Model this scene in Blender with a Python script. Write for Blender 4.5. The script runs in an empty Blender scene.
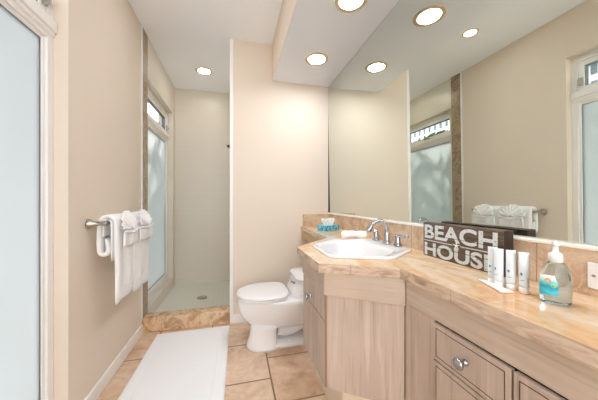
import bpy, bmesh, math, random
from mathutils import Vector, Matrix, noise
random.seed(7)
S = bpy.context.scene
COL = S.collection
PI = math.pi

# ------------------------------------------------------------ camera, world, exposure
cam = bpy.data.cameras.new('camera'); camo = bpy.data.objects.new('camera', cam); COL.objects.link(camo)
cam.sensor_width = 36; cam.lens = 250 / 598 * 36; cam.shift_y = 1 / 598; cam.clip_start = .02
YAW = math.atan(63.5 / 250)
camo.location = (0, 0, 1.13); camo.rotation_euler = (PI / 2, 0, -YAW)
S.camera = camo
sun = bpy.data.lights.new('sun', 'SUN'); sun.energy = 1.6; sun.angle = .12; sun.color = (1, .97, .92); suno = bpy.data.objects.new('sun', sun); COL.objects.link(suno)
suno.rotation_euler = Vector((-.80, .15, .62)).to_track_quat('Z', 'Y').to_euler()
W = bpy.data.worlds.new('world'); S.world = W; W.use_nodes = True
bg = W.node_tree.nodes['Background']; bg.inputs[0].default_value = (.94, .975, 1, 1); bg.inputs[1].default_value = 3.1
CAN = 50.0            # strength of the downlight lenses
S.view_settings.view_transform = 'Standard'; S.view_settings.look = 'None'
S.view_settings.gamma = 1; S.view_settings.exposure = 1.27; S.view_settings.use_curve_mapping = False
S.cycles.use_denoising = True; S.cycles.max_bounces = 12; S.cycles.diffuse_bounces = 7
S.cycles.glossy_bounces = 6; S.cycles.transmission_bounces = 8; S.cycles.sample_clamp_indirect = 6
S.cycles.caustics_reflective = False; S.cycles.caustics_refractive = False

# ------------------------------------------------------------ materials
def s2l(c):
    return tuple((x / 255 / 12.92 if x / 255 <= .04045 else ((x / 255 + .055) / 1.055) ** 2.4) for x in c) + (1,)

def mat(name, rgb, rough=.5, metal=0, spec=.5, bump=0, bscale=200, coat=0):
    m = bpy.data.materials.new(name); m.use_nodes = True
    nt = m.node_tree; b = nt.nodes['Principled BSDF']
    b.inputs['Base Color'].default_value = s2l(rgb); b.inputs['Roughness'].default_value = rough
    b.inputs['Metallic'].default_value = metal; b.inputs['Specular IOR Level'].default_value = spec
    b.inputs['Coat Weight'].default_value = coat
    if bump:
        tc = nt.nodes.new('ShaderNodeTexCoord'); n = nt.nodes.new('ShaderNodeTexNoise'); n.inputs['Scale'].default_value = bscale
        bp = nt.nodes.new('ShaderNodeBump'); bp.inputs['Strength'].default_value = bump; bp.inputs['Distance'].default_value = .002
        nt.links.new(tc.outputs['Object'], n.inputs['Vector']); nt.links.new(n.outputs['Fac'], bp.inputs['Height'])
        nt.links.new(bp.outputs['Normal'], b.inputs['Normal'])
    return m

class NT:
    """small node-building helper"""
    def __init__(s, m):
        s.nt = m.node_tree; s.b = s.nt.nodes['Principled BSDF']
    def new(s, t, **kw):
        n = s.nt.nodes.new(t)
        for k, v in kw.items(): setattr(n, k, v)
        return n
    def l(s, a, b): s.nt.links.new(a, b)
    def coord(s, scale=(1, 1, 1), rot=(0, 0, 0), loc=(0, 0, 0), which='Object'):
        tc = s.new('ShaderNodeTexCoord'); mp = s.new('ShaderNodeMapping')
        mp.inputs['Scale'].default_value = scale; mp.inputs['Rotation'].default_value = rot; mp.inputs['Location'].default_value = loc
        s.l(tc.outputs[which], mp.inputs['Vector']); return mp.outputs['Vector']
    def world(s):
        return s.new('ShaderNodeNewGeometry').outputs['Position']
    def noise(s, v, scale, detail=4, rough=.55, dist=0):
        n = s.new('ShaderNodeTexNoise'); s.l(v, n.inputs['Vector'])
        n.inputs['Scale'].default_value = scale; n.inputs['Detail'].default_value = detail
        n.inputs['Roughness'].default_value = rough; n.inputs['Distortion'].default_value = dist
        return n.outputs['Fac']
    def ramp(s, f, stops):
        r = s.new('ShaderNodeValToRGB'); s.l(f, r.inputs['Fac']); e = r.color_ramp.elements
        while len(e) < len(stops): e.new(.5)
        for q, (p, c) in zip(e, stops): q.position = p; q.color = s2l(c)
        return r.outputs['Color']
    def mixc(s, f, a, b, mode='MIX'):
        n = s.new('ShaderNodeMix', data_type='RGBA', blend_type=mode)
        for sock, v in ((n.inputs[0], f), (n.inputs[6], a), (n.inputs[7], b)):
            if hasattr(v, 'is_output'): s.l(v, sock)
            elif isinstance(v, (int, float)): sock.default_value = v
            else: sock.default_value = s2l(v)
        return n.outputs[2]
    def math(s, op, a, b=0, c=0):
        n = s.new('ShaderNodeMath', operation=op)
        for i, v in enumerate((a, b, c)):
            if hasattr(v, 'is_output'): s.l(v, n.inputs[i])
            else: n.inputs[i].default_value = v
        return n.outputs[0]
    def sep(s, v):
        n = s.new('ShaderNodeSeparateXYZ'); s.l(v, n.inputs[0]); return n.outputs
    def comb(s, x, y, z=0):
        n = s.new('ShaderNodeCombineXYZ')
        for i, v in enumerate((x, y, z)):
            if hasattr(v, 'is_output'): s.l(v, n.inputs[i])
            else: n.inputs[i].default_value = v
        return n.outputs[0]
    def bump(s, h, strength=.3, dist=.002):
        b = s.new('ShaderNodeBump'); b.inputs['Strength'].default_value = strength; b.inputs['Distance'].default_value = dist
        s.l(h, b.inputs['Height']); s.l(b.outputs['Normal'], s.b.inputs['Normal'])
    def base(s, c): s.l(c, s.b.inputs['Base Color'])
    def brick(s, v, w, h, mortar=.006, offset=.5, c1=(0, 0, 0), c2=(255, 255, 255)):
        n = s.new('ShaderNodeTexBrick'); s.l(v, n.inputs['Vector']); n.offset = offset
        n.inputs['Scale'].default_value = 1; n.inputs['Mortar Size'].default_value = mortar; n.inputs['Mortar Smooth'].default_value = .3
        n.inputs['Brick Width'].default_value = w; n.inputs['Row Height'].default_value = h
        n.inputs['Color1'].default_value = s2l(c1); n.inputs['Color2'].default_value = s2l(c2)
        n.inputs['Mortar'].default_value = s2l((128, 128, 128)); n.inputs['Bias'].default_value = 0
        return n.outputs['Color'], n.outputs['Fac']

M = {}
M['wall'] = mat('beige_wall_paint', (229, 216, 200), .75, bump=.06, bscale=90)
M['ceiling'] = mat('white_ceiling_paint', (246, 249, 254), .8)
M['white'] = mat('white_painted_wood', (242, 240, 238), .4)
M['bead'] = mat('cream_bead', (250, 246, 238), .35)
M['porcelain'] = mat('white_porcelain', (238, 238, 240), .08, coat=.5)
M['chrome'] = mat('chrome', (176, 180, 186), .09, 1)
M['nickel'] = mat('brushed_nickel', (178, 172, 162), .28, 1)
M['dark'] = mat('dark_gap', (40, 34, 30), .7)
M['bronze'] = mat('dark_bronze', (30, 27, 25), .35, .6)
M['plastic'] = mat('white_plastic', (238, 238, 240), .3)
M['canring'] = mat('tan_downlight_ring', (226, 200, 160), .4)
M['gasket'] = mat('grey_glazing_gasket', (120, 124, 126), .6)
M['frost_plastic'] = mat('milky_plastic', (235, 236, 238), .35)
M['tubew'] = mat('pale_blue_tube_plastic', (226, 236, 244), .3)
M['blueprint'] = mat('blue_print', (70, 140, 190), .5)
M['paper'] = mat('white_paper', (236, 234, 230), .7)
M['tissue'] = mat('white_tissue', (240, 240, 240), .9)
M['pedestal'] = mat('cream_toe_kick', (226, 214, 194), .6)

def emis(name, rgb, st):
    m = bpy.data.materials.new(name); m.use_nodes = True; nt = m.node_tree; nt.nodes.clear()
    o = nt.nodes.new('ShaderNodeOutputMaterial'); e = nt.nodes.new('ShaderNodeEmission')
    e.inputs[0].default_value = s2l(rgb); e.inputs[1].default_value = st; nt.links.new(e.outputs[0], o.inputs[0]); return m
M['lens'] = emis('glowing_downlight_lens', (250, 252, 255), CAN); M['lens_dim'] = emis('dimmer_downlight_lens', (255, 250, 240), CAN * .4)

# mirror
m = mat('mirror_silver', (227, 232, 224), .0, 1); M['mirror'] = m

# terry cloth
m = mat('white_terry', (248, 248, 249), .95, spec=.1); t = NT(m)
t.bump(t.noise(t.coord(), 420, 3), .5, .002); M['terry'] = m
m = mat('white_bath_mat_weave', (246, 248, 252), .95, spec=.1); t = NT(m)
v = t.coord(which='Object'); x, y, z = t.sep(v)
t.bump(t.noise(v, 330, 3), .6, .003); M['rug'] = m

# floor tile
m = mat('terracotta_travertine_floor', (200, 160, 120), .42); t = NT(m)
x, y, z = t.sep(t.world())
wv = t.comb(t.math('ADD', y, -1.80 - .21 + 4.2), t.math('ADD', x, -.22 + 4.2), 0)
bc, bf = t.brick(wv, .42, .42, .0060, c1=(30, 30, 30), c2=(225, 225, 225))
n1 = t.noise(t.world(), 4.2, 6, .6, .8); n2 = t.noise(t.world(), 22, 5, .6)
c = t.ramp(n1, [(.28, (186, 148, 118)), (.42, (212, 182, 154)), (.58, (228, 206, 184)), (.72, (202, 164, 134))])
c = t.mixc(.25, c, t.ramp(n2, [(.3, (170, 122, 84)), (.7, (240, 214, 186))]))
c = t.mixc(.22, c, bc, 'SOFT_LIGHT')
c = t.mixc(bf, c, (140, 112, 88)); t.base(c)
t.bump(t.math('SUBTRACT', t.math('MULTIPLY', n2, .3), bf), .5, .004)
M['floor'] = m

# brown marble (curb, shower strip)
def marble(name, dark, mid, light, scale=6, joint=None, axis='y', rough=.25, seed=0):
    m = mat(name, mid, rough); t = NT(m); v = t.coord(loc=(seed, seed * .7, 0))
    n1 = t.noise(v, scale, 8, .62, 1.6); n2 = t.noise(v, scale * 3.1, 6, .6, 2.5)
    c = t.ramp(n1, [(.25, dark), (.42, mid), (.58, light), (.72, mid)])
    vein = t.math('SUBTRACT', 1, t.math('MULTIPLY', t.math('ABSOLUTE', t.math('SUBTRACT', n2, .5)), 26))
    vein = t.math('MAXIMUM', vein, 0)
    c = t.mixc(t.math('MULTIPLY', vein, .35), c, (245, 230, 205))
    if joint:
        x, y, z = t.sep(t.world()); q = {'y': y, 'x': x, 'z': z}[axis]
        f = t.math('ABSOLUTE', t.math('SUBTRACT', t.math('FRACT', t.math('DIVIDE', q, joint)), .5))
        c = t.mixc(t.math('GREATER_THAN', f, .5 - .0016 / joint), c, (172, 144, 118))
    t.base(c); return m
M['curb'] = marble('tan_marble_curb', (132, 94, 62), (184, 144, 104), (228, 198, 162), 8, .31, 'x')
M['strip'] = marble('brown_marble_strip', (104, 84, 62), (140, 118, 92), (170, 150, 124), 7, .3, 'z', seed=3)
M['splash'] = marble('tan_marble_backsplash', (164, 132, 108), (198, 166, 138), (222, 198, 172), 5, .19, 'y', .22, seed=5)
M['splashfar'] = marble('brown_marble_backsplash', (150, 122, 98), (184, 156, 128), (208, 184, 156), 5, None, 'y', .22, seed=8)

# countertop: polished orange and cream stone
m = mat('orange_cream_stone', (226, 190, 146), .12); t = NT(m)
v = t.coord(scale=(1.9, .9, 1), rot=(0, 0, .45)); n1 = t.noise(v, 4.0, 7, .55, 1.2); n2 = t.noise(v, 13, 6, .6, 1.5)
c = t.ramp(n1, [(.28, (222, 152, 90)), (.40, (224, 178, 126)), (.50, (224, 196, 160)), (.62, (236, 218, 194)), (.76, (212, 176, 136))])
c = t.mixc(.3, c, t.ramp(n2, [(.3, (214, 150, 92)), (.6, (240, 220, 192))]))
x, y, z = t.sep(t.world())
bc, bf = t.brick(t.comb(t.math('ADD', x, 5.02), t.math('ADD', y, 5.1)), .31, .31, .0014, 0)
c = t.mixc(t.math('MULTIPLY', bf, .45), c, (244, 228, 208)); t.base(c); M['stone'] = m
m = mat('stone_nosing', (196, 172, 148), .18); t = NT(m)
v = t.coord(scale=(1, .6, 3)); n1 = t.noise(v, 14, 8, .65, 1.5)
c = t.ramp(n1, [(.3, (164, 138, 118)), (.45, (194, 170, 150)), (.62, (214, 194, 174))])
x, y, z = t.sep(t.world()); f = t.math('ABSOLUTE', t.math('SUBTRACT', t.math('FRACT', t.math('DIVIDE', t.math('ADD', y, .04), .31)), .5))
c = t.mixc(t.math('MULTIPLY', t.math('GREATER_THAN', f, .4965), .5), c, (150, 126, 106)); t.base(c); M['nosing'] = m

# whitewashed cabinet wood; grain along z (vertical) or horizontal
def wood(name, a, b, c3, vertical=True):
    m = mat(name, b, .5); t = NT(m)
    sc = (34, 34, 1.6) if vertical else (2.2, 2.2, 46)
    v = t.coord(scale=sc); n = t.noise(v, 1.6, 7, .62, .5); v2 = t.coord(scale=(3, 3, 1.4)); n2 = t.noise(v2, 2.0, 3)
    c = t.ramp(n, [(.30, a), (.46, b), (.56, b), (.70, c3)])
    c = t.mixc(.25, c, t.ramp(n2, [(.35, a), (.65, c3)])); t.base(c); t.bump(n, .12, .001)
    return m
M['woodv'] = wood('whitewashed_wood_vertical_grain', (158, 138, 124), (188, 171, 157), (208, 193, 180))
M['woodh'] = wood('whitewashed_wood_horizontal_grain', (172, 154, 137), (193, 176, 159), (207, 192, 176), False)
M['groove'] = mat('brown_groove_line', (92, 72, 58), .7)  # darker brown for the thin groove lines on the fronts

# shower tile
def showertile(name, axis):
    m = mat(name, (226, 220, 208), .32); t = NT(m); x, y, z = t.sep(t.world())
    q = t.math('ADD', x, .343 + 4.0) if axis == 'x' else t.math('ADD', y, 4.0 - .02)
    bc, bf = t.brick(t.comb(q, t.math('ADD', z, -2.385 + 5.7 * .5 + 2.85 - .0)), .2, .285, .0022, 0, (110, 110, 110), (146, 146, 146))
    c = t.mixc(.10, (225, 218, 206), bc, 'SOFT_LIGHT'); c = t.mixc(t.math('MULTIPLY', bf, .45), c, (238, 236, 226)); t.base(c)
    t.bump(t.math('SUBTRACT', 1, bf), .1, .001); return m
M['tilex'] = showertile('cream_shower_tile_back', 'x'); M['tiley'] = showertile('cream_shower_tile_side', 'y')
m = mat('small_shower_floor_tile', (224, 224, 214), .4); t = NT(m)
bc, bf = t.brick(t.coord(loc=(3, 3, 0)), .052, .052, .003, 0, (120, 120, 120), (140, 140, 140))
t.base(t.mixc(t.math('MULTIPLY', bf, .6), (228, 227, 218), (212, 210, 200))); M['showerfloor'] = m

# frosted and clear glass
m = bpy.data.materials.new('frosted_glass'); m.use_nodes = True; nt = m.node_tree; nt.nodes.clear()
o = nt.nodes.new('ShaderNodeOutputMaterial'); tr = nt.nodes.new('ShaderNodeBsdfTranslucent'); tr.inputs[0].default_value = (.745, .757, .76, 1)
gl = nt.nodes.new('ShaderNodeBsdfGlossy'); gl.inputs['Roughness'].default_value = .12; gl.inputs[0].default_value = (1, 1, 1, 1)
mx = nt.nodes.new('ShaderNodeMixShader'); mx.inputs[0].default_value = .06; nt.links.new(tr.outputs[0], mx.inputs[1]); nt.links.new(gl.outputs[0], mx.inputs[2])
nt.links.new(mx.outputs[0], o.inputs[0]); M['frost'] = m
m = bpy.data.materials.new('clear_pane'); m.use_nodes = True; nt = m.node_tree; nt.nodes.clear()
o = nt.nodes.new('ShaderNodeOutputMaterial'); tr = nt.nodes.new('ShaderNodeBsdfTransparent')
gl = nt.nodes.new('ShaderNodeBsdfGlossy'); gl.inputs['Roughness'].default_value = .02
mx = nt.nodes.new('ShaderNodeMixShader'); mx.inputs[0].default_value = .05
nt.links.new(tr.outputs[0], mx.inputs[1]); nt.links.new(gl.outputs[0], mx.inputs[2])
nt.links.new(mx.outputs[0], o.inputs[0]); M['clear'] = m
m = mat('clear_soap', (214, 238, 250), .03); m.node_tree.nodes['Principled BSDF'].inputs['Transmission Weight'].default_value = .92
m.node_tree.nodes['Principled BSDF'].inputs['IOR'].default_value = 1.33; M['soap'] = m
m = mat('crystal_knob', (225, 230, 235), .05); m.node_tree.nodes['Principled BSDF'].inputs['Transmission Weight'].default_value = .6; M['crystal'] = m

# sign wood + distressed lettering (plank seams at two heights)
def signmat(name, letter):
    m = mat(name, (92, 78, 66), .7); t = NT(m); v = t.coord(scale=(6, 3, 40)); n = t.noise(v, 3, 6, .6)
    wood_c = t.ramp(n, [(.3, (62, 50, 42)), (.5, (92, 78, 66)), (.7, (124, 108, 92))])
    c = wood_c
    if letter:
        d = t.noise(t.coord(scale=(1, 1, 1.6)), 120, 5, .7)
        c = t.mixc(t.math('GREATER_THAN', d, .62), (208, 216, 220), wood_c)
    x, y, z = t.sep(t.world())
    for zz in (.976, .926):
        f = t.math('LESS_THAN', t.math('ABSOLUTE', t.math('SUBTRACT', z, zz)), .0009)
        c = t.mixc(f, c, (34, 28, 24))
    t.base(c); return m
M['signwood'] = signmat('weathered_brown_wood', False); M['signpaint'] = signmat('distressed_white_paint', True)
M['signside'] = mat('dark_stained_wood', (58, 46, 38), .7)

# tissue box blue swirls
m = mat('blue_swirl_carton', (60, 160, 200), .4); t = NT(m)
n = t.noise(t.coord(), 22, 3, .5, 2)
t.base(t.ramp(n, [(.35, (20, 108, 160)), (.48, (70, 175, 205)), (.6, (150, 220, 232)), (.7, (40, 140, 185))])); M['carton'] = m
# soap label: white top, aqua waves below (own printed pattern)
m = mat('aqua_wave_label', (60, 190, 205), .35); t = NT(m); x, y, z = t.sep(t.coord())
wob = t.math('ADD', z, t.math('MULTIPLY', t.noise(t.coord(), 40, 2), .02))
c = t.ramp(t.math('MULTIPLY', t.math('SUBTRACT', wob, .02), 14), [(.1, (40, 160, 190)), (.3, (70, 200, 212)), (.45, (24, 140, 178)), (.62, (110, 215, 222)), (.72, (244, 248, 250))]); t.base(c)
M['label'] = m
# neighbour's house siding
m = mat('battened_siding', (150, 156, 160), .7); t = NT(m); x, y, z = t.sep(t.world())
f = t.math('LESS_THAN', t.math('FRACT', t.math('MULTIPLY', y, 4.5)), .4); f2 = t.math('LESS_THAN', t.math('FRACT', t.math('MULTIPLY', z, 1.6)), .16)
c = t.mixc(f, (150, 154, 158), (70, 76, 84)); c = t.mixc(f2, c, (176, 178, 180)); t.base(c); M['siding'] = m
M['hedge'] = mat('hedge_leaves', (96, 120, 80), .8)

# ------------------------------------------------------------ mesh helpers
def obj(name, bm, m, parent=None, smooth=False, bevel=0, seg=2, sub=0, ang=35):
    """link a bmesh given in world coordinates as one object (local to its parent empty)"""
    if parent is not None:
        loc = Vector(); p = parent
        while p: loc += p.location; p = p.parent
        bmesh.ops.translate(bm, verts=bm.verts, vec=-loc)
    bmesh.ops.recalc_face_normals(bm, faces=bm.faces)
    me = bpy.data.meshes.new(name); bm.to_mesh(me); bm.free()
    for mm in (m if isinstance(m, (list, tuple)) else [m]): me.materials.append(mm if not isinstance(mm, str) else M[mm])
    for p in me.polygons: p.use_smooth = smooth
    o = bpy.data.objects.new(name, me); COL.objects.link(o); o.parent = parent
    if bevel:
        b = o.modifiers.new('b', 'BEVEL'); b.width = bevel; b.segments = seg; b.limit_method = 'ANGLE'; b.angle_limit = math.radians(ang)
        for p in me.polygons: p.use_smooth = True
        if True:
            w = o.modifiers.new('w', 'WEIGHTED_NORMAL'); w.keep_sharp = True
    if sub:
        s_ = o.modifiers.new('s', 'SUBSURF'); s_.levels = sub; s_.render_levels = sub
    return o

def thing(name, label, cat, loc=(0, 0, 0), group=None):
    o = bpy.data.objects.new(name, None); COL.objects.link(o); o.location = loc; o.empty_display_size = .05
    return tag(o, label, cat, group)

def tag(o, label, cat, group=None):
    o['label'] = label; o['category'] = cat
    if group: o['group'] = group
    return o

def struct(o): o['kind'] = 'structure'; return o

def BM(): return bmesh.new()
def box(bm, x0, x1, y0, y1, z0, z1, mi=0):
    vs = [bm.verts.new((x, y, z)) for x in (x0, x1) for y in (y0, y1) for z in (z0, z1)]
    for f in ((0, 1, 3, 2), (4, 6, 7, 5), (0, 4, 5, 1), (2, 3, 7, 6), (0, 2, 6, 4), (1, 5, 7, 3)):
        bm.faces.new([vs[i] for i in f]).material_index = mi
    return vs
def rbox(bm, c, size, rz, mi=0):
    sx, sy, sz = size[0] / 2, size[1] / 2, size[2] / 2
    vs = box(bm, -sx, sx, -sy, sy, -sz, sz, mi)
    bmesh.ops.rotate(bm, verts=vs, cent=(0, 0, 0), matrix=Matrix.Rotation(rz, 3, 'Z')); bmesh.ops.translate(bm, verts=vs, vec=c); return vs
def prism(bm, pts, z0, z1, mi=0, mi_side=None):
    a = [bm.verts.new((p[0], p[1], z0)) for p in pts]; b = [bm.verts.new((p[0], p[1], z1)) for p in pts]
    bm.faces.new(a[::-1]).material_index = mi; bm.faces.new(b).material_index = mi
    n = len(pts)
    for i in range(n): bm.faces.new((a[i], a[(i + 1) % n], b[(i + 1) % n], b[i])).material_index = mi if mi_side is None else mi_side
    return a + b
def loft(bm, rings, cap0=True, cap1=True, closed=True, mi=0):
    R = [[bm.verts.new(p) for p in r] for r in rings]; n = len(R[0])
    for a, b in zip(R, R[1:]):
        for i in range(n if closed else n - 1):
            bm.faces.new((a[i], a[(i + 1) % n], b[(i + 1) % n], b[i])).material_index = mi
    if cap0: bm.faces.new(R[0][::-1]).material_index = mi
    if cap1: bm.faces.new(R[-1]).material_index = mi
    return [v for r in R for v in r]
def lathe(bm, c, prof, n=32, sx=1, sy=1, axis='z', rz=0, cap=True):
    """prof: (radius, height) pairs"""
    rings = []
    for r, h in prof:
        ring = []
        for k in range(n):
            a = 2 * PI * k / n; x, y = r * sx * math.cos(a), r * sy * math.sin(a)
            x, y = x * math.cos(rz) - y * math.sin(rz), x * math.sin(rz) + y * math.cos(rz)
            p = {'z': (x, y, h), 'x': (h, x, y), 'y': (x, h, y), '-z': (x, y, -h), '-x': (-h, x, y), '-y': (x, -h, y)}[axis]
            ring.append((c[0] + p[0], c[1] + p[1], c[2] + p[2]))
        rings.append(ring)
    return loft(bm, rings, cap, cap)
def tube(bm, pts, rad, n=12, cap=True):
    pts = [Vector(p) for p in pts]; rads = rad if isinstance(rad, (list, tuple)) else [rad] * len(pts)
    rings = []; up = None
    for i, p in enumerate(pts):
        d = (pts[min(i + 1, len(pts) - 1)] - pts[max(i - 1, 0)]).normalized()
        if up is None: up = Vector((0, 0, 1)) if abs(d.z) < .9 else Vector((1, 0, 0))
        s = d.cross(up).normalized(); up = s.cross(d).normalized()
        rings.append([tuple(p + (s * math.cos(2 * PI * k / n) + up * math.sin(2 * PI * k / n)) * rads[i]) for k in range(n)])
    return loft(bm, rings, cap, cap)
def spline(pts, k=6):
    P = [Vector(p) for p in pts]; P = [P[0] * 2 - P[1]] + P + [P[-1] * 2 - P[-2]]; out = []
    for i in range(1, len(P) - 2):
        for j in range(k):
            t = j / k; a, b, c, d = P[i - 1:i + 3]
            out.append(.5 * ((2 * b) + (c - a) * t + (2 * a - 5 * b + 4 * c - d) * t * t + (3 * b - a - 3 * c + d) * t ** 3))
    out.append(P[-2]); return [tuple(p) for p in out]

# ------------------------------------------------------------ room shell
LX, RX, FY, BY, SY, H, SOF = -.779, .923, 2.393, -1.3, 3.62, 2.63, 2.285
OUT = LX - .17
bm = BM(); box(bm, OUT, 1.10, BY - .1, FY + .02, -.1, 0); struct(obj('floor', bm, 'floor'))
bm = BM(); box(bm, OUT, .05, FY + .02, SY + .1, -.1, .02); struct(obj('floor_shower', bm, 'showerfloor'))
bm = BM(); box(bm, OUT, 1.10, BY - .1, SY + .1, H, H + .1); struct(obj('ceiling', bm, 'ceiling'))
W1 = (.50, 1.438, .13, 2.26); W2 = (2.565, 3.505, .13, 2.255)
def wallseg(bm, y0, y1, w=None):
    if not w: box(bm, OUT, LX, y0, y1, 0, H); return
    box(bm, OUT, LX, y0, w[0], 0, H); box(bm, OUT, LX, w[1], y1, 0, H)
    box(bm, OUT, LX, w[0], w[1], 0, w[2]); box(bm, OUT, LX, w[0], w[1], w[3], H)
bm = BM(); wallseg(bm, BY - .1, FY + .002, W1); bmesh.ops.remove_doubles(bm, verts=bm.verts, dist=.0001); struct(obj('wall_left', bm, 'wall'))
bm = BM(); wallseg(bm, 2.549, SY, W2); struct(obj('wall_shower_left', bm, 'tiley'))
bm = BM(); box(bm, OUT, LX + .004, 2.415, 2.548, 0, H); struct(obj('trim_1', bm, 'strip'))
bm = BM(); box(bm, OUT, LX + .006, 2.396, 2.414, 0, H); struct(obj('trim_2', bm, 'white'))
bm = BM(); box(bm, OUT, .10, SY, SY + .1, 0, H); struct(obj('wall_shower_back', bm, 'tilex'))
bm = BM(); box(bm, .0, .10, 2.501, SY, 0, H); struct(obj('wall_shower_right', bm, 'tiley'))
bm = BM(); box(bm, -.018, 1.10, FY, 2.50, 0, H); struct(obj('wall_far', bm, 'wall'))
bm = BM(); box(bm, -.052, -.0185, FY - .003, 2.503, 0, H); struct(obj('trim_3', bm, 'white', bevel=.003))
bm = BM(); box(bm, .93, 1.10, BY - .1, FY, 0, H); struct(obj('wall_right', bm, 'wall'))
bm = BM(); box(bm, LX, -.62, BY - .1, BY, 0, H); box(bm, .80, .93, BY - .1, BY, 0, H); box(bm, -.62, .80, BY - .1, BY, 0, .55); box(bm, -.62, .80, BY - .1, BY, 2.20, H); struct(obj('wall_back', bm, 'wall'))
fill_win = bpy.data.objects.new('window_3', None); COL.objects.link(fill_win); fill_win.location = (.09, BY - .05, .55); struct(fill_win)  # added unseen window; its daylight brightens the ceiling and walls
bm = BM()
for bx in ((-.62, -.57, .55, 2.2), (.75, .80, .55, 2.2), (-.57, .75, .55, .6), (-.57, .75, 2.15, 2.2), (.07, .11, .6, 2.15)): box(bm, bx[0], bx[1], BY - .08, BY - .03, bx[2], bx[3])
obj('window_frame', bm, 'white', fill_win, bevel=.003)
for a_, b_ in ((-.57, .07), (.11, .75)):
    bm = BM(); box(bm, a_, b_, BY - .056, BY - .052, .6, 2.15); obj('clear_pane', bm, 'clear', fill_win)
bm = BM(); box(bm, .342, .93, BY, FY, SOF, H)
bm.faces.ensure_lookup_table()
for f in bm.faces: f.material_index = 1 if f.calc_center_median().z < SOF + .01 else 0
struct(obj('ceiling_soffit', bm, ['wall', 'ceiling']))
# baseboards
bm = BM(); prism(bm, [(LX, BY), (LX + .018, BY), (LX + .018, FY - .004), (LX, FY - .004)], 0, .083); struct(obj('baseboard_left', bm, 'white', bevel=.005))
bm = BM(); box(bm, -.05, .93, FY - .014, FY - .0035, 0, .083); struct(obj('baseboard_far', bm, 'white', bevel=.004))
# shower curb
bm = BM(); box(bm, LX + .006, -.053, FY - .003, 2.515, 0, .125); struct(obj('trim_4', bm, 'curb', bevel=.006, seg=3))

# windows
def window(n, y0, y1, z0, z1):
    w = bpy.data.objects.new('window_%d' % n, None); COL.objects.link(w); w.location = (LX - .1, (y0 + y1) / 2, z0); struct(w)
    xi, xo = LX - .058, LX - .125
    bm = BM(); f = .085
    box(bm, xo, xi, y0, y0 + .04, z0, z1); box(bm, xo, xi, y1 - .04, y1, z0, z1)
    box(bm, xo, xi, y0 + .04, y1 - .04, z1 - .05, z1); box(bm, xo, xi, y0 + .04, y1 - .04, z0, z0 + .075)
    box(bm, xo, xi, y0 + .04, y1 - .04, 1.885, 1.965)
    obj('window_frame', bm, 'white', w, bevel=.003)
    bm = BM(); box(bm, xi - .005, xi + .018, y0 + .003, y1 - .003, 1.925, 1.975); box(bm, xi - .005, xi + .010, y0 + .003, y1 - .003, 1.905, 1.925)
    obj('moulding', bm, 'white', w, bevel=.005, seg=3)
    # lower fixed light
    bm = BM(); a, b, c, d = y0 + .04, y1 - .04, z0 + .075, 1.885; q = .017
    for bx in ((a, a + q, c, d), (b - q, b, c, d), (a + q, b - q, c, c + q * 1.2), (a + q, b - q, d - q, d)):
        box(bm, xo + .01, xi - .010, *bx)
    obj('sash', bm, 'white', w, bevel=.003)
    bm = BM(); g = .0022
    for bx in ((a + q, a + q + g, c + q, d - q), (b - q - g, b - q, c + q, d - q), (a + q + g, b - q - g, c + q, c + q + g + .006), (a + q + g, b - q - g, d - q - g, d - q)):
        box(bm, xo + .030, xi - .016, *bx)
    obj('gasket', bm, 'gasket', w)
    bm = BM(); box(bm, xi - .026, xi - .020, a + q + g, b - q - g, c + q + g, d - q - g); obj('frosted_pane', bm, 'frost', w)
    # transom awning sash
    a, b, c, d = y0 + .042, y1 - .042, 1.972, z1 - .052; q = .036
    bm = BM()
    for bx in ((a, a + q, c, d), (b - q, b, c, d), (a + q, b - q, c, c + q), (a + q, b - q, d - q, d)): box(bm, xo + .012, xi - .006, *bx)
    obj('transom_sash', bm, 'white', w, bevel=.003)
    bm = BM()
    for bx in ((a + q, a + q + .004, c + q, d - q), (b - q - .004, b - q, c + q, d - q), (a + q + .004, b - q - .004, c + q, c + q + .004), (a + q + .004, b - q - .004, d - q - .004, d - q)): box(bm, xo + .016, xi - .014, *bx)
    obj('gasket', bm, 'gasket', w)
    bm = BM(); box(bm, xo + .03, xo + .035, a + q + .003, b - q - .003, c + q + .003, d - q - .003); obj('clear_pane', bm, 'clear', w)
    bm = BM(); box(bm, xi - .006, xi + .012, b - .026, b - .01, c + .045, c + .105); box(bm, xi + .012, xi + .026, b - .023, b - .013, c + .05, c + .08)
    obj('latch', bm, 'nickel', w, bevel=.002)
    ym = (a + b) / 2
    bm = BM(); box(bm, xi - .006, xi + .010, ym - .05, ym + .05, c + .004, c + .022)
    tube(bm, [(xi + .010, ym, c + .013), (xi + .03, ym, c + .016), (xi + .032, ym - .05, c + .02)], .005, 8)
    obj('crank_handle', bm, 'nickel', w, bevel=.001)
    bm = BM(); box(bm, xi - .001, LX + .001, y0 + .0005, y1 - .0005, z0 + .0005, z0 + .012); obj('sill', bm, 'tiley' if n == 2 else 'white', w)
window(1, *W1); window(2, *W2)

# house beyond the windows
hs = thing('neighbouring_house', 'grey and white striped building seen through the small upper window', 'building', (-4.2, 5, 0))
bm = BM(); box(bm, -4.6, -4.2, 2.41, 16, -.1, 3.45); obj('wall', bm, 'siding', hs)
bm = BM(); prism(bm, [(-4.9, 2.42), (-4.0, 2.42), (-4.0, 16.3), (-4.9, 16.3)], 3.45, 3.55); obj('roof', bm, 'white', hs)
bm = BM(); box(bm, -6.0, -4.2, -5, 2.40, -.1, 5.6); obj('sun_block_wing', bm, 'siding', hs)  # added block that keeps the sun off the near window
bm = BM(); box(bm, -20, OUT - .02, -12, 24, -.3, -.12); struct(obj('ground', bm, mat('pale_paving', (190, 186, 176), .9)))

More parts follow.
